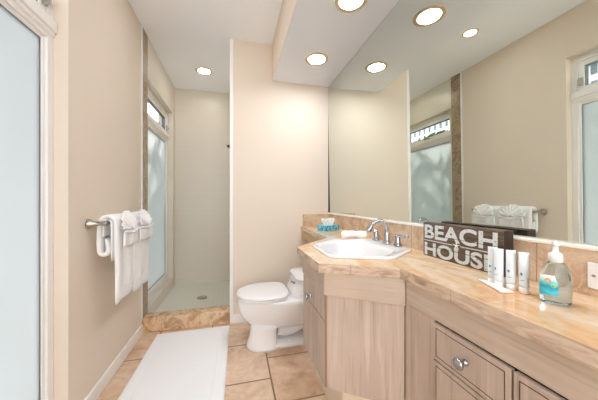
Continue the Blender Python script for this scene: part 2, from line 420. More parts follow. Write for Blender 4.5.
bm = BM(); box(bm, -1.95, OUT - .001, -1.4, 4.6, 2.74, 2.84); struct(obj('shade_eave', bm, 'siding'))  # added overhang that shades the upper panes from the sun
for k, (ty, lb) in enumerate(((3.1, 'leafy shrub added outside the frosted shower window to dapple its light'),)):
    gt = thing('dapple_shrub', lb, 'shrub', (-1.5, ty, -.12))  # added so gaps in the leaves break up sunlight on the pane
    bm = BM(); tube(bm, spline([(-1.5, ty, -.119), (-1.48, ty + .03, .5), (-1.54, ty - .02, 1.1), (-1.5, ty, 1.8)], 5), [.05, .048, .046, .044, .042, .04, .038, .036, .034, .032, .03, .027, .024, .02, .016, .012], 9); obj('stem', bm, mat('shrub_bark', (110, 90, 70), .8), gt, smooth=True)
    bm = BM(); rg = random.Random(11 + k)
    for _ in range(1100):
        u_, v_, w_ = rg.uniform(-.2, .2), rg.uniform(-.95, .95), rg.uniform(.2, 2.2)
        if noise.noise(Vector((0, (ty + v_) * 2.6, w_ * 1.7 + k))) < (-.22, -2)[k]: continue
        c_ = Vector((-1.5 + u_, ty + v_, w_)); a_ = Vector((rg.gauss(0, 1), rg.gauss(0, 1), rg.gauss(0, 1))).normalized(); b_ = a_.orthogonal().normalized(); l_ = rg.uniform(.07, .12)
        bm.faces.new([bm.verts.new(c_ + q) for q in (a_ * l_, b_ * l_ * .45, -a_ * l_, -b_ * l_ * .45)])
    obj('foliage', bm, 'hedge', gt)

# downlights
def downlight(x, y, z, r, label, lens='lens'):
    t = thing('downlight', label, 'ceiling light', (x, y, z), 'recessed ceiling downlights')
    bm = BM(); lathe(bm, (x, y, z), [(r * .735, .0), (r, .0), (r * 1.0, .003), (r * .97, .0055), (r * .76, .0055), (r * .735, .0050)], 40, axis='-z', cap=False)
    obj('trim_ring', bm, 'canring', t)
    bm = BM(); lathe(bm, (x, y, z), [(r * .73, .0006), (r * .73, .0025)], 40, axis='-z'); obj('lens', bm, lens, t)
downlight(.640, 1.937, SOF, .093, 'round downlight in the lowered soffit beside the mirror, the farther of the two')
downlight(.645, 1.320, SOF, .093, 'round downlight in the lowered soffit beside the mirror, cut by the top edge')
downlight(-.352, 3.066, H, .092, 'round downlight in the ceiling over the tiled shower', 'lens_dim')
downlight(-.24, 1.81, H, .065, 'small downlight in the high ceiling, seen only reflected in the mirror')
downlight(.645, .70, SOF, .084, 'unseen round downlight added in the soffit above the camera for more light')  # added lamp out of view, extra light for the room
downlight(-.24, .55, H, .065, 'unseen small downlight added in the high ceiling near the camera for more light')  # added out-of-view lamp, lifts the overall light

# ------------------------------------------------------------ mirror, backsplash, countertop
CZ = .88
bm = BM()      # the sheet leans: its head stands 12 mm out from the wall
lo, hi = [(.9235, 1.0135), (.9295, 1.0135)], [(.9180, SOF - .004), (.9120, SOF - .004)]
loft(bm, [[(x, y, z) for x, z in lo + hi] for y in (-.60, FY - .004)])
mir = tag(obj('wall_mirror', bm, 'mirror'), 'huge frameless wall mirror above the marble backsplash, up to the soffit', 'mirror')
bm = BM(); box(bm, .914, .9298, -.60, FY - .001, SOF - .0035, SOF - .0004); box(bm, .914, .9298, FY - .0035, FY - .0008, 1.014, SOF - .0036); obj('edge_channel', bm, 'dark', mir)
sp = thing('backsplash', 'tan marble backsplash running under the long mirror with a cream bead on top', 'backsplash', (.915, 1, CZ))
bm = BM(); box(bm, .905, .9298, -.60, FY - .001, CZ + .0005, 1.0); obj('tile_panel', bm, 'splash', sp)
bm = BM(); box(bm, .645, .9045, FY - .022, FY - .001, CZ + .0005, .997); obj('return_panel', bm, 'splashfar', sp)
bm = BM(); box(bm, .899, .9298, -.60, FY - .023, 1.0003, 1.0125); o = obj('cap_bead', bm, 'bead', sp, bevel=.004, seg=3); o['label'] = 'cream bead along the foot of the mirror'

outer = [(.9295, -.60), (.590, -.60), (.590, .804), (.322, .950), (.325, 1.322), (.575, 1.566), (.612, 1.62), (.625, 2.3922), (.9295, 2.3922)]
hexrim = [(.398, 1.03), (.645, .922), (.868, 1.08), (.868, 1.42), (.60, 1.482), (.405, 1.32)]
HC = Vector((.635, 1.205))
def polyring(poly, c, scale, n=96, smooth_k=3):
    rs = []
    for k in range(n):
        a = 2 * PI * k / n; d = Vector((math.cos(a), math.sin(a))); best = 1e9
        for i in range(len(poly)):
            p = Vector(poly[i]) - c; q = Vector(poly[(i + 1) % len(poly)]) - c; e = q - p
            den = d.x * e.y - d.y * e.x
            if abs(den) < 1e-9: continue
            t_ = (p.x * e.y - p.y * e.x) / den; u_ = (p.x * d.y - p.y * d.x) / den
            if t_ > 0 and -1e-6 <= u_ <= 1 + 1e-6: best = min(best, t_)
        rs.append(best)
    for _ in range(smooth_k): rs = [(rs[i - 1] + 2 * rs[i] + rs[(i + 1) % n]) / 4 for i in range(n)]
    return [Vector((c.x + math.cos(2 * PI * k / n) * rs[k] * scale, c.y + math.sin(2 * PI * k / n) * rs[k] * scale)) for k in range(n)]
rim = polyring(hexrim, HC, 1)
# worktop with a hole for the basin
bm = BM(); hole = polyring(hexrim, HC, .93, 48)
ov = [bm.verts.new((p[0], p[1], CZ)) for p in outer]; hv = [bm.verts.new((p.x, p.y, CZ)) for p in hole]
es = [bm.edges.new((ov[i], ov[(i + 1) % len(ov)])) for i in range(len(ov))] + [bm.edges.new((hv[i], hv[(i + 1) % 48])) for i in range(48)]
bmesh.ops.triangle_fill(bm, edges=es, use_beauty=True, use_dissolve=False)
r = bmesh.ops.extrude_face_region(bm, geom=list(bm.faces))
bmesh.ops.translate(bm, verts=[g for g in r['geom'] if isinstance(g, bmesh.types.BMVert)], vec=(0, 0, -.037))
bm.normal_update()
for f in bm.faces: f.material_index = 1 if abs(f.normal.z) < .5 else 0
o = obj('countertop', bm, ['stone', 'nosing'], None, bevel=.015, seg=6, ang=60)
tag(o, 'polished orange and cream stone worktop with an angled bay around the sink', 'countertop')

# sink
sk = thing('sink', 'white drop-in sink with an angular rim set in the stone worktop', 'sink', (HC.x, HC.y, CZ))
bm = BM(); n = 96; BC = Vector((.575, 1.185)); rings = []
def el(ax, ay, cx=BC.x, cy=BC.y): return [Vector((cx + ax * math.cos(2 * PI * k / n), cy + ay * math.sin(2 * PI * k / n))) for k in range(n)]
def mix(a, b, f): return [p * (1 - f) + q * f for p, q in zip(a, b)]
basin = mix(polyring([(.43, 1.04), (.63, .965), (.775, 1.07), (.775, 1.36), (.62, 1.43), (.43, 1.31)], HC, 1), el(.155, .2), .35)
def ring3(r, z): return [(p.x, p.y, z) for p in r]
sc_ = lambda r, s: [BC + (p - BC) * s for p in r]
rings = [ring3(polyring(hexrim, HC, 1.0), CZ + .0008), ring3(polyring(hexrim, HC, 1.0), CZ + .006), ring3(polyring(hexrim, HC, .985), CZ + .012), ring3(polyring(hexrim, HC, .955), CZ + .013),
         ring3(mix(polyring(hexrim, HC, .93), basin, .25), CZ + .0085), ring3(sc_(basin, 1.03), CZ + .0075), ring3(basin, CZ + .004), ring3(sc_(basin, .965), CZ - .012),
         ring3(sc_(basin, .90), CZ - .05), ring3(sc_(basin, .78), CZ - .10), ring3(sc_(basin, .55), CZ - .132), ring3(sc_(basin, .2), CZ - .142), ring3(sc_(basin, .09), CZ - .143)]
# underside
under = [ring3(sc_(basin, .09), CZ - .150), ring3(sc_(basin, .55), CZ - .142), ring3(sc_(basin, .80), CZ - .108), ring3(sc_(basin, .93), CZ - .05), ring3(sc_(basin, .985), CZ - .006), ring3(sc_(basin, .99), CZ + .0006)]
loft(bm, rings + under, False, False)
bm.verts.ensure_lookup_table()
N = len(rings + under)
for i in range(n): bm.faces.new((bm.verts[(N - 1) * n + i], bm.verts[(N - 1) * n + (i + 1) % n], bm.verts[(i + 1) % n], bm.verts[i]))
obj('basin', bm, 'porcelain', sk, smooth=True)
bm = BM(); lathe(bm, (BC.x, BC.y, CZ - .1445), [(.004, .0), (.022, .0), (.022, .004), (.016, .005), (.004, .004)], 24); obj('drain', bm, 'chrome', sk, smooth=True)
# faucet
fz = CZ + .0125
fc = thing('faucet', 'chrome gooseneck faucet with a flared nozzle and two side levers on the sink', 'faucet', (.82, 1.25, fz))
bm = BM(); bx, by = .824, 1.240
lathe(bm, (bx, by, fz), [(.024, 0), (.0245, .004), (.019, .012), (.0155, .04), (.0135, .062)], 24)
tube(bm, spline([(bx, by, fz + .055), (bx - .002, by, fz + .09), (bx - .022, by + .004, fz + .122), (bx - .052, by + .008, fz + .128), (bx - .078, by + .012, fz + .112), (bx - .085, by + .013, fz + .10)], 6), .0108, 14)
obj('spout', bm, 'chrome', fc, smooth=True)
bm = BM(); tube(bm, [(bx - .080, by + .0125, fz + .112), (bx - .088, by + .014, fz + .102), (bx - .104, by + .017, fz + .075), (bx - .108, by + .0175, fz + .068)], [.0108, .0125, .0175, .017], 18); obj('nozzle', bm, 'chrome', fc, smooth=True)
for hy, sgn in ((1.160, -1), (1.372, 1)):
    hx = .836
    bm = BM(); lathe(bm, (hx, hy, fz), [(.023, 0), (.0235, .004), (.018, .012), (.0135, .035), (.0145, .047), (.010, .056)], 22)
    obj('handle_base', bm, 'chrome', fc, smooth=True)
    bm = BM(); tube(bm, spline([(hx, hy, fz + .046), (hx, hy + sgn * .02, fz + .054), (hx, hy + sgn * .05, fz + .054), (hx, hy + sgn * .083, fz + .058)], 4), [.0095] * 5 + [.0072] * 4 + [.0062] * 4, 12)
    obj('lever', bm, 'chrome', fc, smooth=True)

# ------------------------------------------------------------ vanity cabinets
def panel(bm, p0, p1, z0, z1, t, off=0):
    """upright slab between two plan points; thickness t to the left-hand side reversed (outwards)"""
    a, b = Vector(p0), Vector(p1); d = (b - a).normalized(); nrm = Vector((d.y, -d.x))
    q = [a + nrm * off, b + nrm * off, b + nrm * (off + t), a + nrm * (off + t)]
    return prism(bm, [tuple(v) for v in q], z0, z1)
def front(parent, name, p0, p1, z0, z1, off, m='woodv', groove=True):
    """drawer / door front with a groove of thin brown strips near its edge"""
    a, b = Vector(p0), Vector(p1); L = (b - a).length; d = (b - a).normalized(); nrm = Vector((d.y, -d.x)); t = .014
    bm = BM(); panel(bm, p0, p1, z0, z1, t, off); o = obj(name, bm, m, parent, bevel=.002)
    if groove:
        g = BM(); i = .012; w = .0022
        def strip(s0, s1, za, zb):
            q = [a + d * s0 + nrm * (off + t - .0005), a + d * s1 + nrm * (off + t - .0005), a + d * s1 + nrm * (off + t + .0006), a + d * s0 + nrm * (off + t + .0006)]
            prism(g, [tuple(v) for v in q], za, zb)
        strip(i, L - i, z0 + i, z0 + i + w); strip(i, L - i, z1 - i - w, z1 - i); strip(i, i + w, z0 + i + w, z1 - i - w); strip(L - i - w, L - i, z0 + i + w, z1 - i - w)
        obj('groove', g, 'groove', o)
    return o
def knob(parent, p, nrm, m='chrome'):
    n3 = Vector((nrm[0], nrm[1], 0)).normalized(); p = Vector(p); bm = BM()
    prof = [(0.0008, .0), (.009, .0), (.009, .003), (.005, .006), (.005, .014), (.0125, .018), (.0155, .023), (.0145, .028), (.009, .032), (.001, .033)]
    rings = []; s = n3.cross(Vector((0, 0, 1)))
    for r, h in prof: rings.append([tuple(p + n3 * h + (s * math.cos(2 * PI * k / 24) + Vector((0, 0, 1)) * math.sin(2 * PI * k / 24)) * r) for k in range(24)])
    loft(bm, rings); return obj('knob', bm, m, parent, smooth=True)

CT = CZ - .0375       # underside of worktop
ZB = .360             # underside of the cabinets
sc = thing('sink_cabinet', 'angled whitewashed wood cabinet under the sink, beside the toilet', 'cabinet', (.6, 1.2, 0))
# body: shell without a top
bm = BM()
panel(bm, (.366, 1.300), (.366, .975), ZB, .742, .016, -.016 - .004)      # side wall inner
bm.free(); bm = BM()
inner = [(.372, .978), (.612, .812), (.612, .8055), (.900, .8055), (.900, 1.545), (.60, 1.545), (.372, 1.305)]
def shell(bm, pts, z0, z1, t):
    n = len(pts); P = [Vector(p) for p in pts]; c = sum(P, Vector((0, 0))) / n
    ins = [c + (p - c) * (1 - t / (p - c).length) for p in P]
    for i in range(n):
        j = (i + 1) % n; prism(bm, [tuple(P[i]), tuple(P[j]), tuple(ins[j]), tuple(ins[i])], z0, z1)
    prism(bm, [tuple(c + (p - c) * .99) for p in P], z0, z0 + .016)
shell(bm, inner, ZB, CT, .018)
obj('body', bm, 'woodv', sc)
# apron band along both faces
bm = BM()
prism(bm, [(.352, .968), (.6035, .791), (.6115, .804), (.3715, .9775), (.3715, 1.312), (.352, 1.312)], .744, CT)
obj('apron', bm, 'woodh', sc, bevel=.0015)
bm = BM(); panel(bm, (.3715, .9770), (.6115, .8090), ZB, .742, .010, .0005); obj('front_panel', bm, 'woodv', sc, bevel=.001)
bm = BM(); prism(bm, [(.3600, .9745), (.3712, .9700), (.3712, .985), (.3600, .985)], ZB, .742); obj('corner_shadow_strip', bm, mat('brown_corner_shade', (160, 128, 104), .6), sc)  # brown strip paints the shadow between side and front panel
f = front(sc, 'drawer', (.3715, 1.310), (.3715, .987), .634, .738, .0005, groove=False)
knob(f, (.357, 1.165, .668), (-1, 0))
front(sc, 'door', (.3715, 1.310), (.3715, .987), ZB, .629, .0005, groove=False)
bm = BM(); box(bm, .3716, .3722, .987, 1.31, .629, .634); obj('shadow_gap', bm, 'dark', sc)
bm = BM(); prism(bm, [(.508, 1.545), (.508, 1.135), (.64, 1.02), (.88, 1.02), (.88, 1.545)], 0.0, ZB - .0005); obj('plinth', bm, 'pedestal', sc)
# back diagonal apron below the ledge over the toilet
lg = thing('ledge_apron', 'tan panel below the narrow stone ledge over the toilet', 'panel', (.64, 2, .75))
bm = BM(); box(bm, .637, .655, 1.60, FY - .0005, .76, CT); obj('face', bm, mat('tan_ledge_panel', (196, 172, 134), .6), lg)

bc = thing('drawer_cabinet', 'long whitewashed wood cabinet with crystal knobs under the nearer worktop', 'cabinet', (.75, .1, 0))
XF = .612
bm = BM(); box(bm, XF, .9295, -.60, .8045, ZB, .756); box(bm, .70, .9295, -.60, .8045, .757, CT); obj('body', bm, 'woodv', bc)
bm = BM(); box(bm, XF - .008, XF + .02, -.60, .7900, .758, CT); obj('apron', bm, 'woodh', bc, bevel=.0015)
bm = BM(); box(bm, XF - .003, XF - .0003, .658, .797, ZB, .756); obj('filler', bm, 'woodv', bc)
y = .654
for k in range(5):
    a, b = y, y - .228
    dr = front(bc, 'drawer', (XF, a), (XF, b), .641, .752, .0005, 'woodv'); knob(dr, (XF - .0145, (a + b) / 2, .6965), (-1, 0))
    front(bc, 'door', (XF, a), (XF, b), ZB + .004, .637, .0005, 'woodv')
    y = b - .005
bm = BM(); box(bm, XF - .0012, XF - .0002, y, .657, ZB, .757); obj('shadow_gap', bm, 'dark', bc)
bm = BM(); box(bm, .70, .9295, -.60, 1.018, 0, ZB - .0005); obj('plinth', bm, 'pedestal', bc)

# ------------------------------------------------------------ toilet (faces -x)
TY = 1.985
tl = thing('toilet', 'white low one-piece toilet with closed lid, between shower and vanity', 'toilet', (.45, TY, 0))
def egg(xf, xb, hw, z, n=48, pw=2.0, sq=0, front_pow=1.0):
    """outline: rounded front at xf, squarer back at xb"""
    r = []; L = xb - xf; xm = xf + L * .55
    for k in range(n):
        a = 2 * PI * k / n; c_, s_ = math.cos(a), math.sin(a)
        if c_ < 0: x = xm + (xm - xf) * c_ ; y_ = hw * s_
        else:
            e = 2 / (2 + sq * 3); x = xm + (xb - xm) * (abs(c_) ** e); y_ = hw * math.copysign(abs(s_) ** e, s_)
        r.append((x, TY + y_, z))
    return r
bm = BM()
loft(bm, [egg(.078, .315, .118, 0.0005, sq=1), egg(.082, .315, .114, .02, sq=1), egg(.106, .31, .098, .09, sq=1), egg(.112, .315, .098, .15, sq=1), egg(.105, .36, .105, .19, sq=.8)], True, True)
obj('pedestal', bm, 'porcelain', tl, smooth=True)
bm = BM()
loft(bm, [egg(.17, .70, .075, .150, sq=1), egg(.108, .72, .100, .158, sq=1), egg(.088, .74, .118, .19, sq=1), egg(.040, .76, .150, .25, sq=1), egg(.018, .78, .172, .31, sq=1),
          egg(.012, .80, .180, .36, sq=1.2), egg(.014, .80, .182, .384, sq=1.2), egg(.022, .80, .176, .3885, sq=1.2), egg(.08, .78, .12, .3888, sq=1.2)], True, True)
obj('bowl', bm, 'porcelain', tl, smooth=True)
def rr(x0, x1, hw, z, rad=.04, n=8, dy=0):
    r = []
    for cx, cy, a0 in ((x1 - rad, hw - rad, 0), (x0 + rad, hw - rad, PI / 2), (x0 + rad, -hw + rad, PI), (x1 - rad, -hw + rad, 3 * PI / 2)):
        for k in range(n): a = a0 + PI / 2 * k / (n - 1); r.append((cx + rad * math.cos(a), TY + dy + cy + rad * math.sin(a), z))
    return r
bm = BM(); loft(bm, [rr(.25, .88, .10, .0005), rr(.25, .88, .10, .030), rr(.26, .87, .09, .037)]); obj('foot', bm, 'porcelain', tl, smooth=True, )
bm = BM(); tube(bm, spline([(.33, TY, .10), (.40, TY, .085), (.47, TY, .105), (.54, TY, .13), (.60, TY, .11), (.63, TY, .05)], 5), .042, 18); obj('trapway', bm, 'porcelain', tl, smooth=True)
bm = BM(); lathe(bm, (.40, TY - .075, .037), [(.012, 0), (.012, .008), (.008, .014), (.002, .016)], 16); obj('bolt_cap', bm, 'plastic', tl, smooth=True)
bm = BM(); loft(bm, [rr(.60, .895, .16, .20, .08), rr(.50, .895, .18, .32, .08), rr(.412, .895, .165, .386, .09), rr(.425, .895, .168, .43, .09), rr(.452, .895, .172, .49, .09), rr(.456, .895, .172, .518, .09)]); obj('tank', bm, 'porcelain', tl, smooth=True)
bm = BM(); loft(bm, [rr(.452, .898, .176, .5185, .09), rr(.446, .898, .181, .525, .09), rr(.446, .898, .181, .536, .09), rr(.464, .893, .165, .545, .08)]); obj('tank_lid', bm, 'porcelain', tl, smooth=True)
bm = BM(); loft(bm, [egg(.014, .40, .180, .390, sq=.5), egg(.010, .402, .184, .396, sq=.5), egg(.012, .40, .182, .404, sq=.5)]); obj('seat', bm, 'plastic', tl, smooth=True)
bm = BM(); loft(bm, [egg(.010, .402, .183, .407, sq=.5), egg(.006, .404, .187, .413, sq=.5), egg(.008, .402, .185, .425, sq=.5), egg(.024, .395, .170, .433, sq=.5), egg(.075, .355, .12, .439, sq=.5), egg(.15, .30, .05, .441, sq=.5)]); obj('lid', bm, 'plastic', tl, smooth=True)
for s_ in (-.075, .075):
    bm = BM(); lathe(bm, (.388, TY + s_ - .02, .412), [(.013, 0), (.013, .04)], 16, axis='y'); obj('hinge', bm, 'plastic', tl, smooth=True)
bm = BM(); lathe(bm, (.4565, TY - .07, .485), [(.014, 0), (.014, .006), (.008, .012)], 16, axis='-x'); tube(bm, [(.445, TY - .07, .485), (.441, TY - .04, .482), (.441, TY - .0, .478)], .006, 8)
obj('flush_lever', bm, 'chrome', tl, smooth=True)

# ------------------------------------------------------------ bath mat
bm = BM(); x0, x1, y0, y1 = -.640, -.052, 1.36, 2.342; nx, ny = 84, 140
top = {}
def rz(u, v):
    du, dv = min(u, 1 - u) * (x1 - x0), min(v, 1 - v) * (y1 - y0); d = min(du, dv); z = .010
    if d < .012: z = .0035 + .0065 * math.sqrt(d / .012)
    if .062 < du and .062 < dv and (du < .072 or dv < .072): z -= .0025
    if .09 < du and .09 < dv: z -= .001
    return z + .0006 * noise.noise(Vector((u * 40, v * 60, 0)))
for i in range(nx + 1):
    for j in range(ny + 1):
        u, v = i / nx, j / ny; sk_ = .012 * (v - 1)
        top[i, j] = bm.verts.new((x0 + (x1 - x0) * u - sk_ * -1, y0 + (y1 - y0) * v + .004 * (u), rz(u, v)))
for i in range(nx):
    for j in range(ny): bm.faces.new((top[i, j], top[i + 1, j], top[i + 1, j + 1], top[i, j + 1]))
be = [e for e in bm.edges if e.is_boundary]; r = bmesh.ops.extrude_edge_only(bm, edges=be)
for g in r['geom']:
    if isinstance(g, bmesh.types.BMVert): g.co.z = .0005
bmesh.ops.holes_fill(bm, edges=[e for e in bm.edges if e.is_boundary], sides=0)
tag(obj('bath_mat', bm, 'rug', smooth=True), 'white woven bath mat on the tile floor in front of the shower', 'bath mat')

# ------------------------------------------------------------ shower fittings
bm = BM(); cx, cy = -.375, 3.06
lathe(bm, (cx, cy, .0205), [(.001, 0), (.055, 0), (.055, .003), (.048, .004), (.001, .003)], 32)
tag(obj('shower_drain', bm, 'nickel', smooth=True), 'round metal drain in the shower floor', 'drain')
sh = thing('shower_fixture', 'dark shower fixture just peeping past the white partition edge', 'shower', (0, 3.0, 1.8))
bm = BM(); lathe(bm, (0, 3.0, 1.80), [(.026, .0005), (.026, .004), (.010, .008)], 20, axis='-x'); tube(bm, spline([(-.004, 3.0, 1.80), (-.03, 3.0, 1.80), (-.05, 3.0, 1.785)], 4), .008, 10); obj('arm', bm, 'bronze', sh, smooth=True)
bm = BM(); tube(bm, [(-.045, 3.0, 1.79), (-.055, 3.0, 1.78), (-.07, 3.0, 1.755), (-.074, 3.0, 1.748)], [.012, .014, .03, .03], 20); obj('head', bm, 'bronze', sh, smooth=True)

# ------------------------------------------------------------ towel bar and towels
BX, BZ = -.700, 1.005
tb = thing('towel_bar', 'brushed nickel towel bar on the left wall carrying white towels', 'towel bar', (LX, 1.9, BZ))
bm = BM(); tube(bm, [(BX, 1.602, BZ), (BX, 2.205, BZ)], .0085, 14); obj('rod', bm, 'nickel', tb, smooth=True)
for yy in (1.602, 2.205):
    bm = BM(); lathe(bm, (LX + .0005, yy, BZ), [(.026, 0), (.027, .004), (.022, .014), (.013, .032), (.0095, .055), (.0095, .068), (.013, .074), (.013, .088), (.006, .094)], 24, axis='x'); obj('post', bm, 'nickel', tb, smooth=True)

def ribbon(bm, path, y0, y1, th, ny=26, wob=.004, seed=0, sag=0, flare=0):
    """thick cloth: path in (x, z) swept along y, closed cross-section with rounded ends"""
    base_ = len(bm.verts); P = [Vector(p) for p in path]; n = len(P); L, R = [], []
    for i, p in enumerate(P):
        d = (P[min(i + 1, n - 1)] - P[max(i - 1, 0)]).normalized(); nn = Vector((-d.y, d.x)); e = th / 2 * (1 if 0 < i < n - 1 else .45)
        L.append(p + nn * e); R.append(p - nn * e)
    loop = L + R[::-1]; rings = []
    for j in range(ny + 1):
        v = j / ny; y_ = y0 + (y1 - y0) * v; edge = min(v, 1 - v) * (y1 - y0); ring = []
        shrink = 1 if edge > .008 else .5 + .5 * math.sqrt(max(edge, 0) / .008)
        for k, q in enumerate(loop):
            c_ = P[k] if k < n else P[2 * n - 1 - k]; pt = c_ + (q - c_) * shrink
            drop = max(0, BZ - pt.y)
            w = wob * noise.noise(Vector((pt.y * 7 + seed, y_ * 16, seed))) + wob * .8 * math.sin(y_ * 46 + seed) * min(1, drop * 4)
            ring.append((pt.x + w, y_ + wob * .7 * noise.noise(Vector((pt.y * 9, seed, y_ * 5))) * (1 if drop > .05 else 0) + flare * (v - .5) * drop, pt.y + sag * (4 * v * (1 - v)) * (-1 if pt.y < .7 else 0)))
        rings.append(ring)
    loft(bm, rings, False, False); bm.verts.ensure_lookup_table(); m_ = 2 * n; last = len(bm.verts) - m_
    for o_ in (base_, last):
        for k in range(n - 1): bm.faces.new([bm.verts[o_ + q_] for q_ in (k, k + 1, m_ - 2 - k, m_ - 1 - k)])
def towel(y0, y1, zf, zb, seed, label):
    t = thing('bath_towel', label, 'towel', (BX, (y0 + y1) / 2, BZ), 'white towels on the bar')
    r = .024
    path = [(BX + .042, zf), (BX + .044, zf + .12), (BX + .042, zf + .28), (BX + .040, BZ - .06)]
    path += [(BX + .040 * math.cos(a), BZ + .002 + .036 * math.sin(a)) for a in [PI * k / 8 for k in range(0, 9)]]
    path += [(BX - .044, BZ - .06), (BX - .045, zb + .03)]
    path += [(BX - .022 + .022 * math.cos(a), zb + .012 + .022 * math.sin(a)) for a in [PI + PI * k / 6 for k in range(0, 7)]][0:7]
    path += [(BX - .003, zb + .05), (BX - .010, zb + .085)]
    bm = BM(); ribbon(bm, spline([(p[0], p[1], 0) for p in path], 2) and path, y0, y1, .022, 30, .0075, seed)
    obj('outer_layer', bm, 'terry', t, smooth=True, sub=1)
    path2 = [(BX + .021, zb - .055), (BX + .022, BZ - .06)] + [(BX + .021 * math.cos(a), BZ + .002 + .017 * math.sin(a)) for a in [PI * k / 6 for k in range(0, 7)]] + [(BX - .021, BZ - .05), (BX - .021, zb + .09)]
    bm = BM(); ribbon(bm, path2, y0 + .004, y1 - .004, .013, 24, .002, seed + 3); obj('inner_layer', bm, 'terry', t, smooth=True, sub=1)
    for zz in (.045, .062, .079):
        bm = BM(); ribbon(bm, [(BX + .0545, zf + zz - .004), (BX + .0555, zf + zz), (BX + .0545, zf + zz + .004)], y0 + .004, y1 - .004, .003, 24, .0075, seed); obj('border_band', bm, 'terry', t, smooth=True)
    return t
towel(1.622, 1.868, .535, .835, 1.3, 'white bath towel folded over the bar, the one nearer the camera')
towel(1.885, 2.165, .515, .85, 5.1, 'white bath towel folded over the bar, the one nearer the shower')
def fan(y0, y1, label, seed):
    t = thing('washcloth', label, 'washcloth', (BX + .07, (y0 + y1) / 2, BZ - .05), 'white washcloths on the towels')
    yc, zc = (y0 + y1) / 2, BZ - .052; xs = BX + .064
    # pleated fan
    bm = BM(); na, nr = 66, 8; rings = []
    for side in (0, 1):
        for i in range(nr + 1):
            rr_ = .012 + (.105) * i / nr; ring = []
            for k in range(na + 1):
                a = PI * (.04 + .92 * k / na); pl = (.0055 * i / nr + .001) * math.sin(k / na * PI * 2 * 9)
                ex = xs + .010 + pl - .004 * side * 1.6
                z_ = zc + rr_ * math.sin(a)
                if z_ > BZ - .01: ex -= (z_ - BZ + .01) * .35
                ring.append((ex + .008 * (1 - i / nr), yc - rr_ * math.cos(a), z_))
            rings.append(ring)
    n_ = nr + 1; top_ = rings[:n_]; bot = rings[n_:]
    R = [top_[i] for i in range(n_)] + [bot[i] for i in range(n_ - 1, -1, -1)] + [top_[0]]
    loft(bm, R, False, False, closed=False); bmesh.ops.remove_doubles(bm, verts=bm.verts, dist=.00001)
    obj('pleated_fan', bm, 'terry', t, smooth=True)
    bm = BM(); ribbon(bm, [(xs + .004, BZ - .150), (xs + .007, BZ - .13), (xs + .008, BZ - .10), (xs + .009, BZ - .075), (xs + .009, BZ - .050)], y0 + .004, y1 - .004, .016, 24, .006, seed)
    obj('pocket_cuff', bm, 'terry', t, smooth=True, sub=1)
    bm = BM(); tube(bm, spline([(xs + .018, y0 + .01, BZ - .052), (xs + .020, yc - .04, BZ - .062), (xs + .022, yc, BZ - .066), (xs + .020, yc + .04, BZ - .062), (xs + .018, y1 - .01, BZ - .052)], 5), .006, 10)
    obj('folded_hem', bm, 'terry', t, smooth=True)
fan(1.655, 1.868, 'white washcloth folded as a fan on the towel nearer the camera', 2.0)
fan(1.905, 2.165, 'white washcloth folded as a fan on the towel nearer the shower', 4.0)

# ------------------------------------------------------------ things on the worktop
TZ = CZ + .0006
# rolled hand towel
bm = BM(); P0, P1 = Vector((.690, 1.560)), Vector((.842, 1.490)); ax = (P1 - P0); L_ = ax.length; d = ax.normalized(); pn = Vector((-d.y, d.x)); rings = []
for j in range(31):
    v = j / 30; e = min(v, 1 - v) * L_; R0 = .0255 * (1 if e > .012 else (.35 + .65 * math.sqrt(max(0, 1 - (1 - e / .012) ** 2)))) * (1 + .05 * math.sin(v * 19))
    ring = []
    for k in range(28):
        a = 2 * PI * k / 28; q = R0 * (1 + .05 * math.sin(a * 3 + v * 11)); c_ = P0 + ax * v + pn * q * math.cos(a) * 1.15
        ring.append((c_.x, c_.y, TZ + .0255 + max(-.0255, q * math.sin(a))))
    rings.append(ring)
loft(bm, rings)
tag(obj('rolled_towel', bm, 'terry', smooth=True), 'small white hand towel rolled up behind the sink rim', 'towel')

# tissue box
tx = thing('tissue_box', 'small blue tissue box with white tissues rising, on the stone ledge', 'tissue box', (.765, 2.01, TZ))
ang = math.atan2(2.006 - 1.921, .856 - .706)
bm = BM(); rbox(bm, (.77, 2.015, TZ + .022), (.158, .115, .044), ang); obj('carton', bm, 'carton', tx, bevel=.002)
bm = BM(); rbox(bm, (.77, 2.015, TZ + .0447), (.11, .05, .001), ang); obj('opening', bm, 'plastic', tx)
def tuft(cx, cy, hgt, lean, seed):
    bm = BM(); rings = []
    for i in range(11):
        f = i / 10; ring = []
        for k in range(26):
            a = 2 * PI * k / 26; r_ = (.020 + .014 * f - .020 * max(0, f - .65)) * (1 + .28 * math.sin(a * 4 + seed + f * 3) + .15 * math.sin(a * 7 + seed * 2))
            ring.append((cx + lean * f * math.cos(ang) + r_ * math.cos(a), cy + lean * f * math.sin(ang) + r_ * .55 * math.sin(a), TZ + .0453 + hgt * f + .008 * f * math.sin(a * 3 + seed)))
        rings.append(ring)
    loft(bm, rings); return bm
obj('tissue', tuft(.748, 2.002, .050, -.012, 1), 'tissue', tx, smooth=True); obj('tissue', tuft(.793, 2.028, .052, .012, 3), 'tissue', tx, smooth=True)

